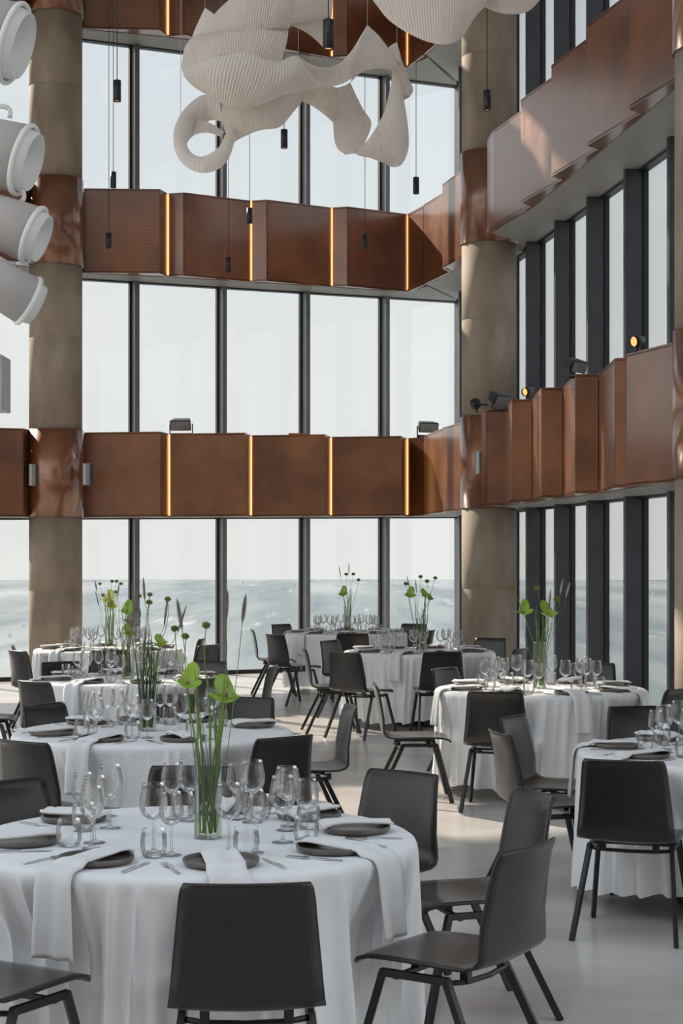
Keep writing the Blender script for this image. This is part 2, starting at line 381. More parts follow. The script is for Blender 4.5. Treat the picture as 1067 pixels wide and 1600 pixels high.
for s, sty, mt in ((0, 'low', 'copper'), (1, 'up', 'copper_dots'), (2, 'up', 'copper_dots')):
    pts = band_back(sty)
    t0 = 6.9
    do_band(pts, FL * s, mt, [bw(.0, .02), bw(t0, .02)], zf, tb, (.10, .10))
    # corner and left of the column
    zc = FL * s
    if sty == 'low': cp = [(XY(661.5, 25.62), ''), (XY(692, 24.05), 'I'), (XY(692, 23.9), ''), (XY(735, 22.6), '')]
    else: cp = [(XY(661.5, 25.35), ''), (XY(702, 24.25), 'I'), (XY(691, 23.95), ''), (XY(733, 22.75), '')]
    do_band(cp, zc, mt, [rw(22.6, .02), rw(26.9, .02)], zero, (-.8, -.6))
    # the same band going on beyond the column, out of view
    lp = []
    S = on_back(-200, .72)
    c1 = on_back(36, 1.12); c2 = on_back(52, .80)
    lp = [(bw(NT * MOD, .7), ''), (bw(14, .72), ''), (bw(9.6, 1.12), ''), (c1, ''), (c2, '')]
    do_band(lp, zc, mt, [on_back(52, .02), bw(NT * MOD, .02)], zf, tb)
# right wall bands
for s in (1, 2):
    pts = [(XY(761, 21.35), ''), ((1.845, 20.92), '')]
    for k in range(0, 12):
        A = (1.845 + .179 * k, 20.9 - 1.37 * k); E = (2.16 + .179 * k, 19.68 - 1.37 * k)
        if k: pts.append((A, ''))
        pts.append((E, 'I'))
    do_band(pts, FL * s, 'copper_dots', [rw(pts[-1][0][1], .02), rw(22.3, .02)], zero, tr)
pts = [(XY(752, 21.1), '')]
for k in range(5):
    Pk = (1.763 + .175 * k, 21.0 - 1.36 * k); Q = (1.99 + .175 * k, 20.98 - 1.36 * k)
    if k == 4: Q = (2.60, 15.52)
    pts += [(Pk, ''), (Q, 'S')]
pts += [((2.515, 15.25), ''), ((2.80, 14.3), ''), ((3.0, 13.0), 'I'), ((3.35, 9.5), 'I'), ((3.9, 5), '')]
do_band(pts, 0, 'copper', [rw(5, .02), rw(22.3, .02)], zero, tr)

# columns
def column(x, y, r, f0, label):
    c = tag(empty('concrete_column', (x, y, 0)), label, 'column')
    zs = [0.0]
    for s in range(3): zs += [BB + FL * s, BT + FL * s]
    zs.append(CEIL)
    dz = f0
    for i in range(0, 8, 2):
        z0 = zs[i] + (dz if i else 0); z1 = zs[i + 1] + (dz if i < 6 else 0)
        b = MB()
        zz = [z0] + [z for z in (z0 + (z1 - z0) * .56,)] + [z1]
        prof = [(0, z0), (r, z0), (r, zz[1] - .006), (r - .004, zz[1]), (r, zz[1] + .006), (r, z1), (0, z1)]
        o = b.lathe(prof, 48).build('shaft', 'concrete', c, True)
    for s in range(3):
        o = MB().lathe([(r + .012, BB + FL * s + dz), (r + .016, BB + FL * s + dz), (r + .016, BT + FL * s + dz), (r - .02, BT + FL * s + dz), (r - .02, BB + FL * s + dz), (r + .016, BB + FL * s + dz)], 48).build('copper_sleeve', 'copper', c, True)
        for e in range(1): pass
    for ch in c.children:
        ch.data.polygons.foreach_set('use_smooth', [abs(p.normal.z) < .5 for p in ch.data.polygons])
    return c
column((87 - 533.5) / F * 23.3, 23.3, .355, -.085, 'round concrete column with copper sleeves, between two small grey wall lights')
column((764 - 533.5) / 121.8, 22.17, .352, 0, 'round concrete column with copper sleeves in the corner where the two glass walls meet')
column(3.0, 13.7, .355, 0, 'round concrete column standing by the finned windows at the big flat copper panel')

# ------------------------------------------------------------------ outside
b = MB(); R0 = 15400
ring = [(R0 * math.cos(2 * math.pi * i / 96), R0 * math.sin(2 * math.pi * i / 96), -200) for i in range(96)]
b.add(ring, [tuple(range(96))])
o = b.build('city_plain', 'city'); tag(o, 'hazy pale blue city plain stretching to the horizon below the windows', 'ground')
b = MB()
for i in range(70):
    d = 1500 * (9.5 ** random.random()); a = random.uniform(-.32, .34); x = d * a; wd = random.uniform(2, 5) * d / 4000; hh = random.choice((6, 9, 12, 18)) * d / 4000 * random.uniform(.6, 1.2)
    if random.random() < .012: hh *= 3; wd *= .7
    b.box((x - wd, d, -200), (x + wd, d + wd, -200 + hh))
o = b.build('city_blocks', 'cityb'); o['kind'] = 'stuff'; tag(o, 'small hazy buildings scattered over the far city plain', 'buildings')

_b = M['shell'].node_tree.nodes['Principled BSDF']; _b.inputs['Sheen Weight'].default_value = .22; _b.inputs['Sheen Roughness'].default_value = .28
# ------------------------------------------------------------------ tables
TZ = .75; RT = .78
TABLES = {   # key: centre (X, Y), phrase that finds the table
    'T1': ((-.52, 6.0), 'the table with the two-leaf plumed vase'),
    'T2': ((-1.05, 9.65), 'the table with the dark twiggy vase'),
    'T3': ((-1.70, 13.8), 'the second table from the column with wall lights'),
    'T4': ((-2.47, 18.3), 'the table before the column with wall lights'),
    'T5': ((.06, 22.2), 'the table close to the back windows'),
    'T6': ((.80, 17.8), 'the table in front of the corner column'),
    'T7': ((1.47, 12.75), 'the vase table by the finned windows'),
    'T8': ((1.97, 8.65), 'the vaseless table by the finned windows'),
}
SHORT = {'T1': 'two-leaf plumed-vase table', 'T2': 'dark twiggy-vase table', 'T3': 'second table from lamp column', 'T4': 'table before lamp column',
         'T5': 'back window table', 'T6': 'corner column table', 'T7': 'finned window vase table', 'T8': 'finned window vaseless table'}
CHAIRS = []          # (x, y, facing)
SIDES = ['fin-window side', 'corner-column side', 'back-window side', 'back-window corner away from fins', 'side away from fins', 'room corner away from fins', 'room side', 'room corner toward fins']
def side(vx, vy): return SIDES[int(round(math.degrees(math.atan2(vy, vx)) / 45)) % 8]
def cloth_mesh(seed, centre):
    rnd = random.Random(seed); seg = 360
    ph = [rnd.uniform(0, 6.28) for _ in range(6)]
    # irregular pleats: each fold has its own angle, width and depth
    folds = []; a = rnd.uniform(0, .3)
    while a < 6.28:
        folds.append((a, rnd.uniform(.018, .040), rnd.uniform(.35, 1.0))); a += rnd.uniform(.065, .19)
    def wave(a, dr):
        w_ = 0
        for fa, fw, fd_ in folds:
            da = (a - fa - .06 * (dr - .5) * math.sin(fa * 5) + math.pi) % (2 * math.pi) - math.pi
            w_ += fd_ * math.exp(-(da / (fw * (.65 + .55 * dr))) ** 2)
        return w_ + .10 * math.sin(31 * a + ph[0])
    pushers = []
    for x, y, d in CHAIRS:
        v = Vector((x, y)) - Vector(centre); tip = v + d * .275
        if v.length < 1.5 and tip.length < RT + .06 and d.dot(v) < 0: pushers.append((v, d, tip))
    prof = [(0, 0), (.30, 0), (.60, 0), (RT - .035, 0), (RT - .016, -.003), (RT - .004, -.011), (RT + .003, -.026), (RT + .005, -.05), (RT + .006, -.08), (RT + .007, -.12), (RT + .009, -.17), (RT + .011, -.23),
            (RT + .013, -.29), (RT + .015, -.36), (RT + .018, -.44), (RT + .021, -.52), (RT + .023, -.60), (RT + .025, -.66)]
    b = MB(); b.v.append(Vector((0, 0, TZ)))
    for i, (r, dz) in enumerate(prof[1:]):
        dr = max(0, -dz - .03) / .63
        for j in range(seg):
            a = 2 * math.pi * j / seg
            wv = wave(a, dr)
            fold = .072 * dr ** .38; rr = r; push = 0
            z = TZ + dz
            if i == len(prof) - 2: z += .020 * math.sin(4 * a + ph[4]) - .018 * (wv - .4)
            if z < .70:
                q = Vector((math.cos(a), math.sin(a)))
                for v, d, tip in pushers:
                    rt_ = Vector((d.y, -d.x)); lat = (q * rr - v).dot(rt_); fw_ = (q * rr - v).dot(d)
                    if abs(lat) < .28 and fw_ < .275:
                        k = 1 - max(0, (abs(lat) - .21) / .07); kz = min(1, (.70 - z) / .20)
                        den = q.dot(d)
                        if den < -.1:
                            rlim = (.275 + v.dot(d)) / den
                            if rlim < rr: push = max(push, k * kz); rr = min(rr, rr + (rlim - rr) * k * kz)
            rr += fold * ((wv - .5) * (1 - push) + min(0, wv - 1.0) * .9 * push)
            b.v.append(Vector((rr * math.cos(a), rr * math.sin(a), z)))
    for j in range(seg): b.f.append((0, 1 + j, 1 + (j + 1) % seg))
    for i in range(len(prof) - 2):
        for j in range(seg):
            k = 1 + i * seg; j2 = (j + 1) % seg
            b.f.append((k + j, k + seg + j, k + seg + j2, k + j2))
    return b
# the table under the cloth
tproto = None
for n_, (key, ((tx, ty), phrase)) in enumerate(TABLES.items()):
    if tproto is None:
        tproto = empty('round_table', (tx, ty, 0))
        MB().lathe([(0, .715), (RT - .03, .715), (RT - .02, .72), (RT - .02, .738), (RT - .03, .743), (0, .743)], 48).build('tabletop', 'grey', tproto)
        MB().lathe([(0, .03), (.05, .03), (.05, .715), (0, .715)], 16).build('pedestal', 'leg', tproto, True)
        MB().lathe([(0, 0), (.30, 0), (.30, .015), (.08, .035), (0, .035)], 32).build('base', 'leg', tproto)
        t = tproto
    else: t = dup(tproto, (tx, ty, 0))
    tag(t, 'round pedestal table hidden under cloth: ' + SHORT[key], 'table', 'round banquet tables')

# ------------------------------------------------------------------ chairs
def make_chair():
    root = empty('chair')
    # side profile (y, z, half width, side curl, cross curve)
    pr = [(.262, .428, .195, -.004), (.245, .443, .205, -.002), (.20, .450, .212, .004), (.13, .450, .217, .008), (.05, .448, .220, .011), (-.03, .445, .222, .013),
          (-.10, .442, .223, .014), (-.155, .443, .223, .014), (-.192, .456, .222, .012), (-.210, .478, .219, .008), (-.220, .52, .214, 0), (-.229, .58, .208, 0), (-.240, .65, .201, 0),
          (-.252, .72, .194, 0), (-.264, .775, .189, 0), (-.276, .806, .184, 0), (-.288, .820, .176, 0)]
    rows = []; nx = 12; n = len(pr)
    for i, (y, z, hw, cz) in enumerate(pr):
        row = []
        back = max(0, min(1, (z - .45) / .12)) if i > 7 else 0
        for j in range(nx + 1):
            u = -1 + 2 * j / nx
            uu = u
            row.append((hw * uu, y + back * .022 * u * u, z + cz * u * u * (1 - back)))
        rows.append(row)
    o = MB().grid(rows).build('seat_shell', 'shell', root, True); solid(o, .011)
    for p in o.data.polygons: p.use_smooth = True
    for sx in (-1, 1):
        ft, fb = Vector((sx * .185, .155, .405)), Vector((sx * .232, .262, 0)); rt, rb = Vector((sx * .185, -.075, .405)), Vector((sx * .232, -.268, 0))
        MB().bar(fb, ft, .02, .026).build('leg', 'leg', root); MB().bar(rb, rt, .02, .026).build('leg', 'leg', root)
        MB().bar(ft + Vector((0, .008, -.005)), rt + Vector((0, -.008, -.005)), .02, .024).build('side_rail', 'leg', root)
    MB().bar((-.185, .11, .39), (.185, .11, .39), .018, .016).bar((-.05, .11, .395), (-.05, .11, .438), .03).bar((.05, .11, .395), (.05, .11, .438), .03).build('crossbar', 'leg', root)
    MB().tube([(-.185, -.07, .392), (-.12, -.115, .392), (0, -.13, .392), (.12, -.115, .392), (.185, -.07, .392)], .009, 6).bar((-.12, -.11, .39), (-.12, -.11, .425), .028).bar((.12, -.11, .39), (.12, -.11, .425), .028).build('crossbar', 'leg', root)
    return root
chair0 = make_chair(); chair0_used = False
def chair(px, py, table, face=None, label=None, sn=1.0):
    """back top centre seen at (px, py); faces its table's centre unless told otherwise"""
    global chair0_used
    T = at_z(px, py, .815)
    c = Vector(TABLES[table][0])
    d = Vector(face) if face else (c - Vector((T.x, T.y)))
    d.normalize(); rz = math.atan2(-d.x, d.y)
    k = 1.0                        # distances read off the picture are rough: slide along the line of sight until the seat clears the table
    sgn = 1 if T.y > c.y else -1
    while abs(k - 1) < .035 and (Vector((T.x, T.y)) * k + d * .55 - c).length < RT - .06: k += sgn * .004
    T = T * k
    loc = (T.x + d.x * .285, T.y + d.y * .285, 0)
    CHAIRS.append((loc[0], loc[1], d))
    if not chair0_used: chair0_used = True; o = chair0; o.location = loc; o.rotation_euler = (0, 0, rz)
    else: o = dup(chair0, loc, rz)
    tag(o, label or ('charcoal chair at the ' + SHORT[table] + ', ' + side(T.x - c.x, T.y - c.y)), 'chair', 'charcoal chairs around the round tables')
    return o
# table 1
chair(386, 1381, 'T1', (-.06, 1), 'charcoal chair at the plumed-vase table, its back square-on before a plate')
chair(834, 1322, 'T1', (-.84, .56), 'charcoal chair pulled out sideways on open floor by the plumed-vase table')
chair(842, 1238, 'T1', (-.95, -.30), 'charcoal chair right behind the pulled-out chair at the plumed-vase table')
chair(634, 1206, 'T1', (-.65, -.8), 'black chair across the plumed-vase table, upright behind draped napkins, floor behind it')
chair(302, 1198, 'T1', (-.1, -1), 'black chair across the plumed-vase table, right behind the glass vase')
chair(5, 1225, 'T1', (.75, -.7), 'grey-sheened chair between the large black chair back and the plumed-vase plates')
cc = at_z(145, 1522, .44); d = Vector((.52, .85)).normalized(); rt = Vector((d.y, -d.x)); p = Vector((cc.x, cc.y)) - d * .262 - rt * .20
CHAIRS.append((p.x, p.y, d)); o = dup(chair0, (p.x, p.y, 0), math.atan2(-d.x, d.y)); tag(o, 'charcoal chair showing only its seat and legs before the plumed-vase tablecloth', 'chair', 'charcoal chairs around the round tables')
# table 2
chair(449, 1142, 'T2', (-.66, .75), 'black chair at the twiggy-vase table, beside the side-on grey chair')
chair(553, 1103, 'T2', (-.97, -.17), 'grey side-on chair with curved back at the twiggy-vase table, in open floor')
chair(30, 1159, 'T2', (.6, .8), 'large black chair back at the twiggy-vase table near the hanging napkin')
chair(64, 1101, 'T2', (.85, -.55)); chair(388, 1090, 'T2', (-.3, -.95)); chair(283, 1085, 'T2', (0, -1))
# table 3
chair(430, 1041, 'T3', (-1, .12), 'pinkish-edged chair seen edge-on beside the second table from the lamp column')
chair(49, 1065, 'T3', (.65, .75)); chair(93, 1037, 'T3', (.6, -.8)); chair(331, 1033, 'T3', (-.55, -.8)); chair(333, 1058, 'T3', (-.8, .35))
cc = at_z(27, 1122, .44); d = Vector((1, .1)).normalized(); p = Vector((cc.x, cc.y)) - d * .262
CHAIRS.append((p.x, p.y, d)); o = dup(chair0, (p.x, p.y, 0), math.atan2(-d.x, d.y)); tag(o, 'chair showing just its seat front beside the second table from lamp column', 'chair', 'charcoal chairs around the round tables')
# table 4
chair(171, 1017, 'T4', (-.05, 1)); chair(24, 1017, 'T4', (.75, .6)); chair(17, 1005, 'T4', (1, .15)); chair(318, 998, 'T4', (-1, .1)); chair(329, 1007, 'T4', (-.85, .5))
# table 5
chair(392, 984, 'T5', (1, .1)); chair(437, 979, 'T5', (.75, -.65)); chair(427, 992, 'T5', (.8, .6)); chair(551, 990, 'T5', (-.05, 1)); chair(648, 975, 'T5', (-.5, -.85)); chair(676, 985, 'T5', (-.9, .3))
# table 6
chair(472, 1014, 'T6', (1, .12)); chair(512, 1003, 'T6', (.85, -.55)); chair(536, 1020, 'T6', (.6, .8)); chair(692, 1019, 'T6', (-.1, 1)); chair(768, 997, 'T6', (-.5, -.85)); chair(817, 1012, 'T6', (-.9, .45))
# table 7
chair(582, 1069, 'T7', (1, .02), 'charcoal chair in open floor, turned side-on toward the vase table by the fins')
chair(691, 1044, 'T7', (.8, -.6)); chair(773, 1080, 'T7', (.2, 1), 'black chair with its back before the cloth of the vase table by the fins')
chair(928, 1036, 'T7', (-.35, -.95)); chair(1066, 1071, 'T7', (-.75, .65))
# table 8
chair(973, 1183, 'T8', (.32, .95), 'black chair with broad back against the cloth of the vaseless finned-window table')
chair(795, 1120, 'T8', (.85, -.45), 'grey-faced chair at the vaseless finned-window table, showing its seat side')
chair(775, 1148, 'T8', (1, .22), 'dark chair in profile overlapping the grey-faced chair at the vaseless table')
chair(994, 1104, 'T8', (.15, -1))

for n_, (key, ((tx, ty), phrase)) in enumerate(TABLES.items()):
    c = cloth_mesh(n_ + 3, (tx, ty)).build('tablecloth', 'cloth', None, True); c.location = (tx, ty, 0)
    tag(c, 'white floor-length tablecloth draped over the ' + SHORT[key], 'tablecloth', 'white tablecloths')
# ------------------------------------------------------------------ tableware prototypes
def glass_profile(h, rb, kind):
    if kind == 'wine':
        hs = h * .46   # stem top
        bowl = [(.004, hs), (rb * .45, hs + h * .035), (rb * .80, hs + h * .10), (rb * .98, hs + h * .19), (rb, hs + h * .25), (rb * .95, hs + h * .36), (rb * .84, hs + h * .47), (rb * .77, h)]
        stem = [(.012, .006), (.0055, .014), (.0038, .03), (.0036, hs * .6), (.0045, hs - .008), (.007, hs + .002)]
        foot = [(0, 0), (rb * .82, 0), (rb * .82, .0025), (.014, .007), (0, .008)]
        return bowl, stem, foot
def wine(h, rb, parts):
    bowl, stem, foot = glass_profile(h, rb, 'wine')
    rim = [(rb * .77, h), (rb * .77 + .0016, h + .0008), (rb * .77, h + .0018)]
    if parts:
        r = empty('wine_glass')
        MB().lathe(bowl + rim[1:], 28).build('bowl', 'glass', r, True); MB().lathe(stem, 10).build('stem', 'glass', r, True); MB().lathe(foot, 24).build('foot', 'glass', r, True)
        return r
    b = MB().lathe(bowl + rim[1:], 20); b.lathe(stem, 8); b.lathe(foot, 16)
    return b.build('wine_glass', 'glass', None, True)
def tumbler_mesh():
    pr = [(0, 0), (.028, 0), (.035, .004), (.041, .02), (.0435, .04), (.042, .065), (.037, .090), (.0385, .091), (.037, .0922)]
    return MB().lathe(pr, 28).lathe([(.036, .010), (.022, .008), (0, .0075)], 24).build('water_tumbler', 'glass', None, True)
def plate_mesh():
    r = empty('dinner_plate')
    MB().lathe([(0, .001), (.085, 0), (.112, .003), (.120, .010), (.122, .020), (.120, .023), (.116, .022), (.112, .012), (.104, .0095)], 40).build('rim', 'plate', r, True)
    MB().lathe([(.104, .0095), (.06, .0085), (0, .0085)], 40).build('well', 'plate_in', r, True)
    return r
def napkin(hang, seed):
    rnd = random.Random(seed); rows = []
    path = []
    # x is radial from the table centre (plate at .58), z height over the cloth
    for x, z in [(.455, .024), (.475, .033), (.52, .036), (.58, .033), (.64, .031), (.685, .030), (.705, .030)]: path.append((x, z))
    if hang:
        for x, z in [(.73, .016), (.758, .013), (.785, .004), (.801, -.018), (.809, -.05), (.814, -.10), (.819, -.15), (.824, -.205), (.828, -.255)]: path.append((x, z))
    hw0 = .062 if hang else .05
    nx = 10; n = len(path); cv = catmull([(x, 0, z) for x, z in path], n * 3)
    for i, p in enumerate(cv):
        row = []; t = i / (len(cv) - 1)
        hw = hw0 * (.9 + .25 * t) if hang else hw0
        for j in range(nx + 1):
            u = -1 + 2 * j / nx
            wob = .004 * math.sin(u * 5 + t * 4 + seed) + .003 * noise.noise(Vector((u * 2, t * 3, seed)))
            down = max(0, (t - .5)) * 2 if hang else 0
            row.append((p.x + wob * down * 2, u * hw + .010 * math.sin(t * 5 + seed), p.z + wob * (1 - down) + (0 if abs(u) < .99 else -.003)))
        rows.append(row)
    o = MB().grid(rows).build('napkin', 'napkin', None, True); solid(o, .009 if not hang else .006)
    for p in o.data.polygons: p.use_smooth = True
    return o
def knife_mesh():
    b = MB(); b.box((-.10, -.006, .0), (0, .006, .006))
    b.add([(0, -.005, .001), (.08, -.008, .001), (.105, .006, .001), (0, .006, .001), (0, -.005, .004), (.08, -.008, .003), (.105, .006, .003), (0, .008, .002)],
          [(0, 3, 2, 1), (4, 5, 6, 7), (0, 1, 5, 4), (1, 2, 6, 5), (2, 3, 7, 6), (3, 0, 4, 7)])
    o = b.build('table_knife', 'steel'); return o
def fork_mesh():
    b = MB(); b.add([(-.11, -.007, .003), (-.02, -.0035, .006), (-.02, .0035, .006), (-.11, .007, .003), (-.11, -.007, 0), (-.02, -.0035, .003), (-.02, .0035, .003), (-.11, .007, 0)],
                    [(0, 1, 2, 3), (7, 6, 5, 4), (0, 4, 5, 1), (2, 6, 7, 3), (3, 7, 4, 0), (1, 5, 6, 2)])
    b.box((-.02, -.0035, .003), (.01, .0035, .006)); b.box((.01, -.012, .003), (.035, .012, .006))
    for k in range(4): y = -.0105 + k * .007; b.box((.035, y - .0016, .003), (.085, y + .0016, .0055))
    return b.build('table_fork', 'steel')
PROTO = dict(big=wine(.225, .046, True), small=wine(.205, .040, True), bigl=wine(.225, .046, False), smalll=wine(.205, .040, False),
             tum=tumbler_mesh(), plate=plate_mesh(), knife=knife_mesh(), fork=fork_mesh(),
             nh=[napkin(True, 1), napkin(True, 2)], nf=[napkin(False, 3), napkin(False, 4)])
used = set()
def place(proto, loc, rz, label, cat, group):
    if proto.name in used: o = dup(proto, loc, rz)
    else: used.add(proto.name); o = proto; o.location = loc; o.rotation_euler = (0, 0, rz)
    return tag(o, label, cat, group)
def on_table(key, ang, r, tang=0, z=.0):
    c = TABLES[key][0]
    return (c[0] + r * math.cos(ang) - tang * math.sin(ang), c[1] + r * math.sin(ang) + tang * math.cos(ang), TZ + .001 + z)
def setting(key, deg, hang, near, rnd, glasses=True, where=None):
    a = math.radians(deg); ph = SHORT[key] + ', ' + side(math.cos(a), math.sin(a)) if where is None else 'plumed-vase table ' + where
    place(PROTO['plate'], on_table(key, a, .58), a, 'brown stoneware plate on the ' + ph, 'plate', 'plates on the ' + SHORT[key])
    c = TABLES[key][0]
    pr = PROTO['nh' if hang else 'nf'][rnd.randint(0, 1)]
    place(pr, (c[0], c[1], TZ), a, ('grey napkin hanging off the ' if hang else 'grey napkin folded on plate, ') + ph, 'napkin', ('hanging' if hang else 'folded') + ' napkins on the ' + SHORT[key])
    place(PROTO['fork'], on_table(key, a, .60, -.165), a + math.pi + rnd.uniform(-.2, .2), 'fork by a plate on the ' + ph, 'fork', 'forks on the ' + SHORT[key])
    place(PROTO['knife'], on_table(key, a, .60, .165), a + math.pi + rnd.uniform(-.25, .25), 'knife by a plate on the ' + ph, 'knife', 'knives on the ' + SHORT[key])
    if glasses:
        b_, s_ = ('big', 'small') if near else ('bigl', 'smalll')
        j = lambda: rnd.uniform(-.012, .012)
        place(PROTO[b_], on_table(key, a, .345 + j(), .06 + j()), 0, 'tall wine glass on the ' + ph, 'wine glass', 'tall wine glasses on the ' + SHORT[key])
        place(PROTO[s_], on_table(key, a, .375 + j(), .155 + j()), 0, 'shorter wine glass on the ' + ph, 'wine glass', 'short wine glasses on the ' + SHORT[key])
        place(PROTO['tum'], on_table(key, a, .425 + j(), .10 + j()), 0, 'low stemless tumbler on the ' + ph, 'tumbler', 'tumblers on the ' + SHORT[key])
rr = random.Random(5)
def ang_of(key, px, py):
    p = at_z(px, py, TZ + .01); c = TABLES[key][0]; return math.degrees(math.atan2(p.y - c[1], p.x - c[0]))
for px, py, hg, wh in ((355, 1356, True, 'before the square-on chair'), (545, 1328, True, 'before the pulled-out chair'), (600, 1294, False, 'beside the upright black chair'), (500, 1271, False, 'between the upright black chair and vase'),
                   (345, 1262, False, 'behind the vase'), (145, 1282, False, 'by the large black chair back'), (52, 1313, False, 'by the grey-sheened chair'), (132, 1348, True, 'before the seat-only chair')):
    setting('T1', ang_of('T1', px, py), hg, True, rr, True, wh)
for px, py, hg in ((150, 1156, True), (65, 1146, False), (135, 1128, False), (400, 1133, False), (305, 1125, False), (215, 1122, False), (290, 1156, False)):
    setting('T2', ang_of('T2', px, py), hg, True, rr)
for key, ph, hangs, near in (('T3', 20, (4, 5), False), ('T4', 10, (3, 5), False), ('T5', 0, (4, 5), False), ('T6', 25, (4, 5), False), ('T7', 15, (4, 6, 7), True), ('T8', -15, (4, 5, 6), True)):
    for k in range(8):
        setting(key, ph + 45 * k, k in hangs, near, rr)
o = MB().lathe([(0, 0), (.031, 0), (.034, .12), (.0352, .121), (.034, .122)], 24).build('highball_glass', 'glass', None, True)
p = at_z(103, 1062, TZ); o.location = (p.x, p.y, TZ + .001); tag(o, 'tall straight highball glass on the second table from lamp column', 'glass')

# ------------------------------------------------------------------ vases and flowers
def vase_mesh():
    r = empty('glass_vase')
    MB().lathe([(0, 0), (.043, 0), (.048, .002), (.046, .338), (.0475, .339), (.046, .3405)], 36).build('cylinder', 'vase', r, True)
    MB().lathe([(0, .012), (.043, .012), (.043, .085), (0, .085)], 32).build('water', 'water', r, True)
    return r
V0 = vase_mesh()
def heart(size, mat, parent, pos, nrm, updir):
    """cupped heart-shaped spathe with a spadix"""
    n = 26; pts = []
    rows = []
    for i in range(6):
        f = i / 5
        row = []
        for j in range(n + 1):
            t = 2 * math.pi * j / n
            x = .5 * math.sin(t) ** 3 * 1.12; y = (13 * math.cos(t) - 5 * math.cos(2 * t) - 2 * math.cos(3 * t) - math.cos(4 * t)) / 32 + .08
            r2 = (x * x + y * y) * f * f
            row.append((x * f * size, y * f * size, (r2 * 1.1 + .05 * math.sin(3 * t) * f * f) * size))
        rows.append(row)
    z = Vector(nrm).normalized(); y = Vector(updir); y = (y - z * y.dot(z)).normalized(); x = y.cross(z)
    mt = Matrix((x, y, z)).transposed().to_4x4(); mt.translation = pos
    o = MB().grid(rows).xf(mt).build('spathe', mat, parent, True); solid(o, .0015)
    for p in o.data.polygons: p.use_smooth = True
    MB().tube([mt @ Vector(q) for q in ((0, .05 * size, .0), (0, .0, .12 * size), (0, -.08 * size, .42 * size))], [.005, .0045, .003], 6).build('spadix', 'spadix', o, True)
VINFO = {}
def stem_path(base, head, bend=.03, rnd=None):
    q = base.lerp(head, .45) + Vector((rnd.uniform(-bend, bend), rnd.uniform(-bend, bend), .02))
    q2 = base.lerp(head, .8) + Vector((rnd.uniform(-bend, bend) * .6, rnd.uniform(-bend, bend) * .6, .015))
    return catmull([base, q, q2, head], 9)
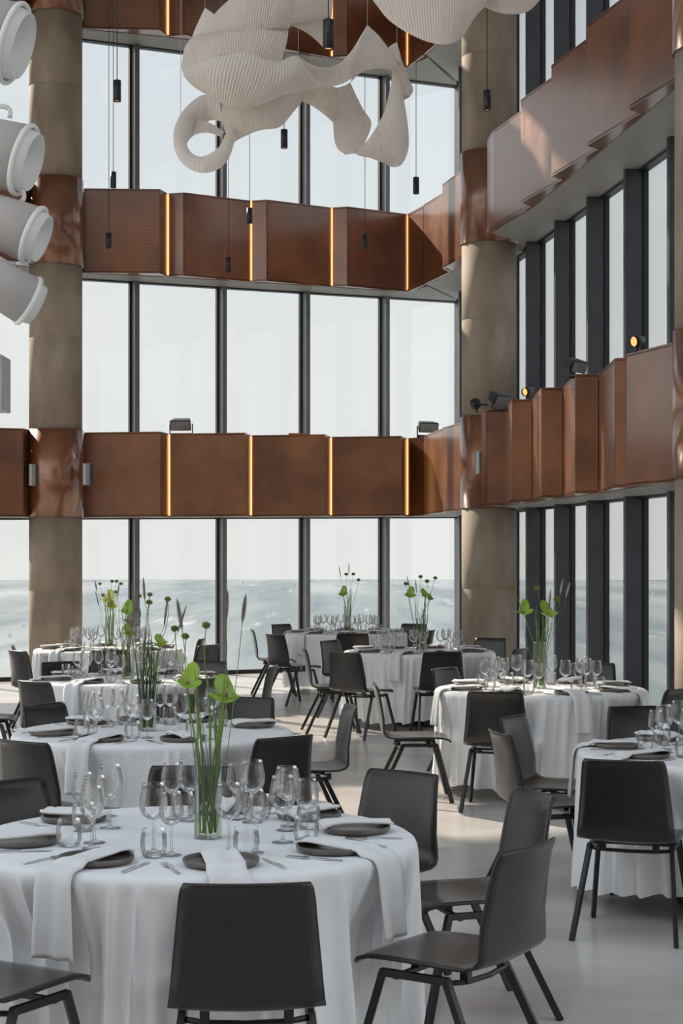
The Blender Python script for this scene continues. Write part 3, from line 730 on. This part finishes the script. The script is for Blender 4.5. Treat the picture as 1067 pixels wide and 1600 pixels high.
def flowers(key, vx, vy, d, items, seed, phrase, extra=5, dark=False):
    rnd = random.Random(seed)
    base = Vector(((vx - 533.5) / F * d, d, TZ + .0015))
    if key not in VINFO:
        v = V0 if not VINFO else dup(V0, base); v.location = base; VINFO[key] = v
        tag(v, 'tall clear glass cylinder vase on the ' + SHORT[key], 'vase', 'cylinder vases')
    for k, it in enumerate(items):
        typ, px, py = it[:3]; size = it[3] if len(it) > 3 else .1
        dd = d + rnd.uniform(-.06, .06)
        h = P(px, py, dd)
        a = rnd.uniform(0, 6.28); bs = base + Vector((.028 * math.cos(a), .028 * math.sin(a), .018))
        sm = 'dstem' if dark and typ != 'A' else 'stem'
        if typ in 'AYD':
            r = empty('anthurium', base)
            pth = stem_path(bs, h, .015, rnd)
            child(MB().tube(pth, .0032, 6).build('stem', 'stem', None, True), r)
            side = -1 if px < vx else 1
            nrm = Vector((side * rnd.uniform(-.15, .2), -.62, .75)); tip = Vector((side * 1., -.15, rnd.uniform(-.35, .1)))
            rt = empty('tmp'); heart(size, {'A': 'leaf', 'Y': 'leafy', 'D': 'ldark'}[typ], None, h, nrm, -tip)
            bpy.data.objects.remove(rt)
            for o in [x for x in COL.objects if x.parent is None and x.name.split('.')[0] in ('spathe', 'spadix')]: child(o, r)
            tag(r, {'A': 'bright green anthurium bloom in the vase on the ', 'Y': 'yellow-green anthurium bloom in the vase on the ', 'D': 'faded grey-brown anthurium bloom in the vase on the '}[typ] + SHORT[key], 'flower', 'anthuriums on the ' + SHORT[key])
        elif typ == 'S':
            r = empty('scabiosa', base)
            pth = stem_path(bs, h, .03, rnd)
            child(MB().tube(pth, .0018, 5).build('stem', sm, None, True), r)
            b = MB(); rad = size if len(it) > 3 else .016
            for i in range(70):
                z = 1 - 2 * (i + .5) / 70; an = i * 2.39996; q = Vector((math.sqrt(1 - z * z) * math.cos(an), math.sqrt(1 - z * z) * math.sin(an), z * .8))
                t1 = q.cross(Vector((.3, .5, .8))).normalized() * rad * .24; t2 = q.cross(t1).normalized() * rad * .24
                b.add([h + q * rad * .45 + t1, h + q * rad * .45 - t1 * .5 + t2, h + q * rad * .45 - t1 * .5 - t2, h + q * rad * rnd.uniform(.95, 1.4)], [(0, 1, 3), (1, 2, 3), (2, 0, 3)])
            child(b.build('seed_head', 'pod'), r)
            child(MB().lathe([(0, -rad * .7), (rad * .5, -rad * .4), (rad * .7, 0), (rad * .5, rad * .4), (0, rad * .6)], 8).xf(Matrix.Translation(h)).build('bud', 'pod', None, True), r)
            tag(r, 'thin scabiosa with spiky green head on the ' + SHORT[key], 'flower', 'scabiosa on the ' + SHORT[key])
        elif typ in 'GL':
            r = empty('grass_plume', base)
            ln = size if len(it) > 3 else .13
            dirv = (h - bs).normalized(); top = h + dirv * ln * .5; low = h - dirv * ln * .5
            pth = stem_path(bs, low, .03, rnd)
            child(MB().tube(pth + [top], .0014, 5).build('stem', sm, None, True), r)
            b = MB(); x = dirv.cross(Vector((0, 1, 0))).normalized(); y = x.cross(dirv)
            nb = 220
            for i in range(nb):
                t = i / nb; rad = .012 * math.sin(math.pi * min(1, .08 + t * .95)) ** .6
                a = i * 2.39996; o_ = x * math.cos(a) + y * math.sin(a); s0 = low.lerp(top, t)
                tp = s0 + o_ * rad + dirv * .014; sd = dirv.cross(o_) * .0022
                b.add([s0 + o_ * .001 + sd, s0 + o_ * .001 - sd, tp], [(0, 1, 2)])
            b.tube([low, low.lerp(top, .3), low.lerp(top, .7), top], [.002, .006, .005, .001], 6)
            child(b.build('plume', 'plumel' if typ == 'L' else 'plume'), r)
            tag(r, ('pale' if typ == 'L' else 'grey') + ' feathery grass plume in the vase on the ' + SHORT[key], 'grass', 'plumes on the ' + SHORT[key])
    for k in range(extra):
        a = rnd.uniform(0, 6.28); bs = base + Vector((.025 * math.cos(a), .025 * math.sin(a), .018))
        h = base + Vector((rnd.uniform(-.07, .07), rnd.uniform(-.05, .05), rnd.uniform(.45, .62)))
        o = MB().tube(stem_path(bs, h, .02, rnd), [.0035] * 5 + [.003, .0025, .002, .0008], 5).build('cut_stem', 'dstem' if dark and k % 2 else 'stem', None, True)
        tag(o, 'slender bare green stem standing in the vase on the ' + SHORT[key], 'stem', 'bare stems on the ' + SHORT[key])
flowers('T1', 325, 1310, 5.96, [('A', 292, 1068, .105), ('A', 352, 1090, .12), ('S', 273, 982, .014), ('S', 290, 994, .014), ('S', 322, 977, .015), ('G', 281, 962, .10), ('G', 354, 950, .10), ('G', 381, 953, .09)], 11, 'plumed', 9)
flowers('T2', 231, 1142, 9.63, [('A', 252, 1006, .09), ('D', 205, 972, .12), ('S', 217, 931, .016), ('S', 233, 941, .018), ('S', 234, 929, .015), ('S', 262, 936, .018), ('G', 208, 935, .16), ('G', 225, 921, .12), ('G', 259, 957, .15), ('G', 284, 968, .15)], 12, 'twiggy', 16, True)
flowers('T3', 200, 1060, 13.75, [('A', 197, 956, .14), ('A', 201, 990, .12), ('S', 161, 930, .016), ('S', 181, 925, .016), ('G', 172, 935, .15)], 13, '', 5)
flowers('T4', 171, 1012, 18.3, [('Y', 169, 938, .16), ('Y', 174, 948, .14), ('S', 156, 912, .02), ('S', 175, 908, .02), ('S', 182, 908, .02), ('S', 189, 912, .02), ('G', 150, 916, .12), ('G', 152, 936, .16), ('G', 185, 921, .14)], 14, '', 6)
flowers('T5', 543, 988, 22.2, [('A', 535, 929, .16), ('L', 531, 894, .14), ('L', 545, 889, .14), ('S', 552, 897, .024), ('S', 560, 906, .024), ('S', 541, 897, .024)], 15, '', 6)
flowers('T6', 657, 1017, 17.8, [('A', 639, 931, .14), ('A', 664, 931, .12), ('A', 672, 936, .09), ('S', 634, 912, .024), ('S', 657, 901, .022), ('S', 667, 908, .024), ('S', 680, 903, .022), ('L', 638, 911, .14), ('L', 650, 917, .14)], 16, '', 6)
flowers('T7', 843, 1075, 12.75, [('A', 818, 957, .135), ('A', 856, 960, .16), ('S', 801, 921, .02), ('S', 839, 918, .022), ('S', 870, 936, .026), ('L', 877, 917, .11), ('L', 887, 922, .11), ('G', 859, 936, .14)], 17, '', 7)

# ------------------------------------------------------------------ pendants
for i, (px, py, ln) in enumerate([(183, 142, 33), (177, 281, 25), (170, 376, 21), (357, 414, 19), (390, 337, 24), (444, 217, 29), (513, 54, 40), (570, 378, 22), (650, 290, 26), (761, 157, 32)]):
    d = min(F * .2 / ln, 23.0) if i != 6 else 11.6; c = P(px, py, d)
    r = empty('pendant_lamp', c)
    bd = MB().lathe([(.031, -.085), (.031, -.1), (.037, -.1), (.037, .098), (.030, .1), (.006, .1), (.006, .115), (0, .115)], 24).build('body', 'pend', r, True)
    MB().lathe([(0, -.088), (.031, -.088)], 20).build('lens', 'bulb', bd)
    MB().tube([(0, 0, .11), (0, 0, CEIL - c.z - .004)], .0045, 6).build('cord', 'cord', r)
    tag(r, ['black cylinder pendant on the shortest cord beside the lamp column', 'black cylinder pendant just above the copper band by the lamp column', 'black cylinder pendant before the first copper panel by the lamp column',
            'small black cylinder pendant before the second copper panel, lowest of all', 'black cylinder pendant before a light strip of the middle band', 'black cylinder pendant hanging beside the folded white sculpture',
            'black cylinder pendant hanging before the top copper band', 'black cylinder pendant before the fourth copper panel of the middle band', 'black cylinder pendant against the last back window',
            'black cylinder pendant against the corner concrete column'][i], 'pendant lamp', 'black pendant lamps')

# ------------------------------------------------------------------ pleated paper sculptures
def ribbon(parent, A, B, pleats, amp, bulge=0.0, na=None, fade=.0):
    """surface between edge curves A and B (px, py, depth); pleats run from edge to edge"""
    n = na or pleats * 4
    ca = catmull([P(*q) for q in A], n); cb = catmull([P(*q) for q in B], n); nv = 9; rows = []; nrs = []
    for i in range(n):
        row = []
        ta = (ca[min(i + 1, n - 1)] - ca[max(i - 1, 0)]) + (cb[min(i + 1, n - 1)] - cb[max(i - 1, 0)])
        nr = ta.cross(cb[i] - ca[i])
        if nr.length > 1e-9: nr.normalize()
        if nr.y > 0: nr = -nr
        tri = abs(((i / n * pleats) % 1) * 2 - 1) * 2 - 1
        wd = (cb[i] - ca[i]).length
        for j in range(nv):
            v = j / (nv - 1)
            row.append(ca[i].lerp(cb[i], v) + nr * (amp * tri * min(1, wd / .12) + bulge * min(1, wd / .3) * 4 * v * (1 - v)))
        rows.append(row); nrs.append(nr)
    b = MB().grid(rows); b2 = [[p - q * .0025 for p in r_] for r_, q in zip(rows, nrs)]
    b.grid([r_[::-1] for r_ in b2])
    o = b.build('pleated_fold', 'paper', None, False); child(o, parent); return o
def wires(parent, pts):
    for px, py, d in pts:
        p = P(px, py, d); child(MB().tube([p, (p.x + .03, p.y, CEIL - .004)], .0018, 4).build('wire', 'wire'), parent)
s1 = empty('paper_sculpture', P(370, 150, 12.0))
D = 12.0
# big lens-shaped belly
ribbon(s1, [(288, 112, D - .12), (305, 99, D - .22), (345, 87, D - .30), (392, 81, D - .30), (430, 96, D - .25), (462, 88, D - .15), (482, 112, D), (501, 133, D + .1)],
       [(288, 120, D - .12), (306, 138, D - .18), (337, 155, D - .25), (366, 170, D - .25), (402, 165, D - .2), (446, 148, D - .12), (475, 141, D), (502, 137, D + .1)], 60, .005, .10)
# upper left shoulder, its fan spreading to the pendant side
ribbon(s1, [(288, 117, D - .10), (304, 100, D - .2), (335, 89, D - .28), (372, 82, D - .30), (405, 88, D - .30), (437, 103, D - .22)],
       [(290, 92, D - .02), (303, 58, D + .02), (335, 50, D - .08), (375, 44, D - .13), (415, 40, D - .15), (450, 41, D - .1)], 52, .005, .05)
# top canopy folding up
ribbon(s1, [(312, 64, D - .05), (340, 54, D - .13), (380, 48, D - .2), (420, 44, D - .22), (452, 44, D - .16)],
       [(330, 48, D), (366, -2, D), (400, -30, D - .1), (430, -30, D - .1), (460, -20, D)], 44, .005, .06)
ribbon(s1, [(293, 84, D + .04), (303, 50, D + .06), (320, 12, D + .08)], [(316, 66, D + .02), (330, 44, D + .03), (342, 27, D + .08)], 12, .002)
# flat panel to the pendant
ribbon(s1, [(430, -25, D + .25), (436, 8, D + .22), (446, 38, D + .2), (462, 42, D + .22), (485, 55, D + .25), (510, 78, D + .3)],
       [(520, -30, D + .4), (520, -10, D + .4), (519, 15, D + .4), (517, 35, D + .38), (515, 55, D + .35), (512, 79, D + .3)], 46, .003)
# hanging loop: a wide band closing on itself, thick below and thin above
ro = [(345, 152, D + .3), (318, 148, D + .34), (296, 162, D + .3), (279, 184, D + .2), (271, 210, D + .1), (275, 240, D), (293, 262, D - .05), (318, 270, D - .08), (343, 263, D - .05), (358, 246, D), (366, 222, D + .05)]
ri = [(350, 190, D + .28), (330, 188, D + .34), (312, 196, D + .3), (300, 208, D + .22), (292, 222, D + .12), (296, 235, D + .03), (306, 243, D - .02), (318, 244, D - .05), (334, 236, D - .05), (347, 222, D - .03), (362, 184, D)]
ribbon(s1, ro, ri, 60, .0022, .05)
ribbon(s1, [(284, 180, D + .26), (305, 183, D + .28), (330, 193, D + .27), (351, 206, D + .22)], [(290, 226, D + .22), (302, 212, D + .23), (322, 207, D + .22), (345, 213, D + .18)], 20, .002)
# arm of the loop sweeping to the right
ribbon(s1, [(350, 160, D + .05), (372, 168, D - .05), (405, 160, D - .05), (440, 146, D + .05), (468, 139, D + .15), (486, 137, D + .2)],
       [(362, 224, D + .1), (376, 216, D + .05), (405, 204, D), (436, 199, D + .05), (452, 181, D + .15), (458, 160, D + .2)], 50, .003, .05)
wires(s1, [(320, 12, D + .1), (282, 180, D + .3), (363, 182, D)])
tag(s1, 'large folded white pleated paper sculpture with a hanging loop, beside a pendant', 'sculpture', 'white pleated sculptures')
s2 = empty('paper_sculpture', P(570, 140, 12.8)); D = 12.8
ribbon(s2, [(464, 87, D - .2), (485, 101, D - .1), (507, 107, D), (530, 100, D + .05), (552, 75, D + .1), (574, 39, D + .1)],
       [(470, 118, D - .3), (490, 133, D - .3), (517, 135, D - .3), (546, 124, D - .2), (562, 100, D - .05), (573, 62, D + .05)], 46, .0025, .05)
ribbon(s2, [(574, 39, D + .1), (592, 56, D + .05), (610, 80, D), (630, 112, D), (645, 136, D), (641, 150, D), (629, 157, D)],
       [(548, 128, D - .2), (563, 114, D - .2), (585, 107, D - .15), (606, 108, D - .1), (613, 112, D - .05), (607, 150, D), (600, 172, D)], 50, .003, .04)
ribbon(s2, [(606, 75, D + .15), (612, 70, D + .15), (620, 66, D + .15)], [(640, 122, D + .12), (636, 112, D + .12), (629, 100, D + .12)], 8, .002)
ribbon(s2, [(527, 137, D - .1), (521, 170, D), (521, 205, D + .05), (526, 230, D + .05), (540, 242, D)],
       [(547, 128, D + .02), (556, 148, D + .05), (568, 172, D + .08), (580, 195, D + .05), (562, 240, D)], 46, .002, .03)
ribbon(s2, [(613, 115, D - .05), (606, 160, D - .08), (590, 195, D - .1), (572, 222, D - .12), (555, 240, D - .1)],
       [(630, 157, D - .02), (637, 195, D - .05), (638, 232, D - .12), (628, 256, D - .2), (614, 261, D - .2), (600, 255, D - .18), (575, 245, D - .12)], 50, .003, .05)
ribbon(s2, [(478, 142, D - .1), (495, 132, D - .1), (515, 134, D - .1), (530, 138, D - .1)], [(466, 155, D - .05), (485, 164, D - .02), (505, 178, D), (521, 192, D + .03)], 28, .003)
wires(s2, [(574, 39, D + .1), (620, 66, D + .15), (466, 88, D - .2)])
tag(s2, 'draped white pleated paper sculpture with a peaked top and two drooping lobes', 'sculpture', 'white pleated sculptures')
s3 = empty('paper_sculpture', P(680, -10, 10.5)); D = 10.5
ribbon(s3, [(560, -60, D + .1), (620, -90, D), (690, -95, D), (740, -70, D), (752, -25, D)],
       [(578, -12, D + .1), (606, 30, D - .05), (655, 60, D - .15), (695, 69, D - .2), (722, 58, D - .15), (737, 32, D - .05), (756, 12, D)], 64, .004, .14)
ribbon(s3, [(745, -50, D + .1), (775, -75, D + .1), (815, -80, D + .15), (845, -50, D + .2)],
       [(752, 8, D + .02), (775, 18, D), (802, 22, D), (826, 17, D + .05), (848, -5, D + .15)], 44, .0035, .10)
wires(s3, [(560, -60, D + .1), (752, -25, D), (845, -50, D + .2)])
tag(s3, 'broad white pleated paper fan hanging before the corner column top', 'sculpture', 'white pleated sculptures')

# ------------------------------------------------------------------ cluster of fabric shades
pole = MB().tube([(*XY(-75, 9.0), 3.2), (*XY(-75, 9.0), CEIL)], .03, 12).build('lamp_pole', 'white', None, True)
tag(pole, 'white vertical pole carrying the cluster of large fabric lamp shades', 'pole')
def shade(cx, cy, d, R, axis, length, label, taper=.72):
    c = P(cx, cy, d); r = empty('fabric_lamp', c)
    z = Vector(axis).normalized(); mt = z.to_track_quat('Z', 'Y').to_matrix().to_4x4()
    wall = [(R * taper * .15, -length), (R * taper, -length), (R, 0)]
    o = MB().lathe([(0, -length), (R * taper, -length), (R * taper + .01, -length + .01), (R, -.01), (R - .012, -.012), (R * taper - .01, -length + .02), (0, -length + .02)], 48).xf(mt).build('drum', 'fabric', r, True)
    MB().lathe([(R - .010, -.016), (R + .006, -.014), (R + .010, 0), (R + .006, .010), (R - .010, .010), (R - .014, 0), (R - .010, -.016)], 48).xf(mt).build('rim', 'white', o, True)
    MB().lathe([(R * .95, -.05), (R * .82, .05), (R * .80, .05), (R * .74, -.12)], 48).xf(mt).build('inner_ring', 'white', r, True)
    MB().lathe([(R * .76, -.10), (0, -.10)], 48).xf(mt).build('diffuser', 'fabric', r, True)
    return tag(r, label, 'lamp shade', 'large white fabric lamp shades'), mt, c
def hook(rt, pts):
    o = MB().tube(catmull([P(*q) for q in pts], 14), .012, 8).build('hanger', 'white', None, True); child(o, rt)
D = 8.6
s, _, c = shade(22, 68, D, .200, (.92, -.06, -.30), .40, 'white fabric lamp shade at the top of the cluster, cut by the copper band')
hook(s, [(-75, -20, 9.0), (-50, -20, D + .2), (-20, -5, D + .1), (0, 10, D)])
s, _, c = shade(38, 250, D, .175, (.93, -.08, -.30), .40, 'white fabric lamp shade with curved hanger above it, before the concrete column')
hook(s, [(-75, 160, 9.0), (-40, 165, D + .1), (0, 166, D), (11, 168, D), (16, 174, D), (15, 184, D)])
s, _, c = shade(53, 368, D, .145, (.93, -.05, -.38), .40, 'white fabric lamp shade opening toward the copper sleeve')
hook(s, [(-75, 285, 9.0), (-20, 290, D + .1), (28, 295, D), (36, 300, D), (37, 310, D), (32, 316, D)])
s, _, c = shade(44, 470, D, .125, (.80, .42, -.42), .40, 'white fabric lamp shade lowest in the cluster, opening turned away')
hook(s, [(-75, 390, 9.0), (-20, 395, D + .1), (0, 404, D), (14, 412, D), (24, 412, D)])
# grey box at the same pole line
bx = empty('hanging_box', P(-30, 600, 9.5))
o = MB().box((-.13, -.12, -.15), (.138, .14, .15)).build('casing', 'box', bx); bevel(o, .004, 1)
MB().tube([(-.05, 0, .15), (-.05, 0, CEIL - bx.location.z)], .006, 6).build('rod', 'wire', bx)
tag(bx, 'grey streaked box hanging on a rod beside the lamp column', 'box')

# ------------------------------------------------------------------ lights and gear on the copper bands
def flood(px, d, z, rz, tilt, sc, label):
    x, y = XY(px, d); r = empty('floodlight', (x, y, z), rz)
    mt = Matrix.Translation((0, 0, .16)) @ Matrix.Rotation(tilt, 4, 'X')
    o = MB().add([(-.16, -.07, -.08), (.16, -.07, -.08), (.16, -.07, .08), (-.16, -.07, .08), (-.12, .12, -.065), (.12, .12, -.065), (.12, .12, .065), (-.12, .12, .065)],
                 [(0, 1, 2, 3), (7, 6, 5, 4), (0, 4, 5, 1), (1, 5, 6, 2), (2, 6, 7, 3), (3, 7, 4, 0)]).xf(mt).build('housing', 'pend', r); bevel(o, .008, 2)
    MB().box((-.145, -.078, -.066), (.145, -.07, .066)).xf(mt).build('front_glass', 'grey', o)
    MB().bar((-.17, 0, 0), (-.17, 0, .17), .012, .03).bar((.17, 0, 0), (.17, 0, .17), .012, .03).bar((-.176, 0, .006), (.176, 0, .006), .012, .05).build('bracket', 'pend', r)
    r.scale = (sc, sc, sc); return tag(r, label, 'floodlight', 'black floodlights on the copper band')
flood(283, 24.5, BT + zf(-2.3) - .005, -.1, .35, .95, 'black floodlight on a bracket on the copper band before the second back window')
flood(668, 25.75, BT - .005, .3, .3, .95, 'black floodlight on the copper band in the corner beside the column')
flood(780, 20.9, BT - .005, .8, .5, .8, 'black tilted floodlight on the copper band beside the dome camera')
flood(900, 17.2, BT - .005, .8, .45, .75, 'black tilted floodlight on the copper band among the finned windows')
def spot(px, d, label):
    x, y = XY(px, d); r = empty('spot_lamp', (x, y, BT - .005))
    mt = Matrix.Translation((0, 0, .10)) @ Matrix.Rotation(-.9, 4, 'Z') @ Matrix.Rotation(math.radians(100), 4, 'X')
    cn = MB().lathe([(0, -.08), (.035, -.08), (.05, 0), (.05, .05), (.044, .05), (.044, .03)], 20).xf(mt).build('can', 'pend', r, True)
    MB().lathe([(0, .032), (.044, .032)], 20).xf(mt).build('lens', 'bulb', cn)
    MB().bar((0, 0, 0), (0, 0, .1), .02).bar((-.03, 0, .005), (.03, 0, .005), .05, .01).build('foot', 'pend', r)
    return tag(r, label, 'spotlight', 'small round spotlights')
spot(824, 19.7, 'small round spotlight with amber lens between two floodlights')
spot(995, 15.1, 'small round spotlight with amber lens on top of the big flat copper panel')
x, y = XY(745, 21.4); r = empty('dome_camera', (x, y, BT - .005))
MB().bar((0, 0, 0), (0, 0, .08), .02).bar((0, 0, .1), (.14, .05, .1), .02).build('bracket', 'pend', r)
MB().lathe([(0, -.065), (.04, -.055), (.065, -.02), (.07, .01), (.07, .04), (.05, .06), (0, .062)], 20).xf(Matrix.Translation((-.02, -.03, .10)) @ Matrix.Rotation(.7, 4, 'X')).build('dome', 'black', r, True)
tag(r, 'black round dome camera on the copper band next to the corner column', 'camera')
def wall_light(px, py, d, label, rz=0):
    c = P(px, py, d); r = empty('wall_light', c, rz)
    MB().lathe([(0, -.145), (.05, -.145), (.055, -.14), (.055, .14), (.05, .145), (0, .145)], 8).build('body', 'grey', r)
    MB().box((-.03, .0, -.13), (.075, .075, .13)).build('back_plate', 'black', r)
    return tag(r, label, 'wall light', 'small grey wall lights')
wall_light(51, 742, 22.98, 'small grey upright wall light at the lamp column, on the folded dark copper return')
wall_light(135, 741, 22.98, 'small grey upright wall light between the lamp column and the first full copper panel')
wall_light(748, 723, 21.75, 'small grey upright wall light on the copper sleeve of the corner column')
o = MB().box((-.13, -.08, 0), (.13, .08, .05)).build('small_box', 'terra'); x, y = XY(465, 25.2); o.location = (x, y, BT + zf(x) - .005); bevel(o, .004, 1)
tag(o, 'small terracotta box lying on top of the lower copper band', 'box')
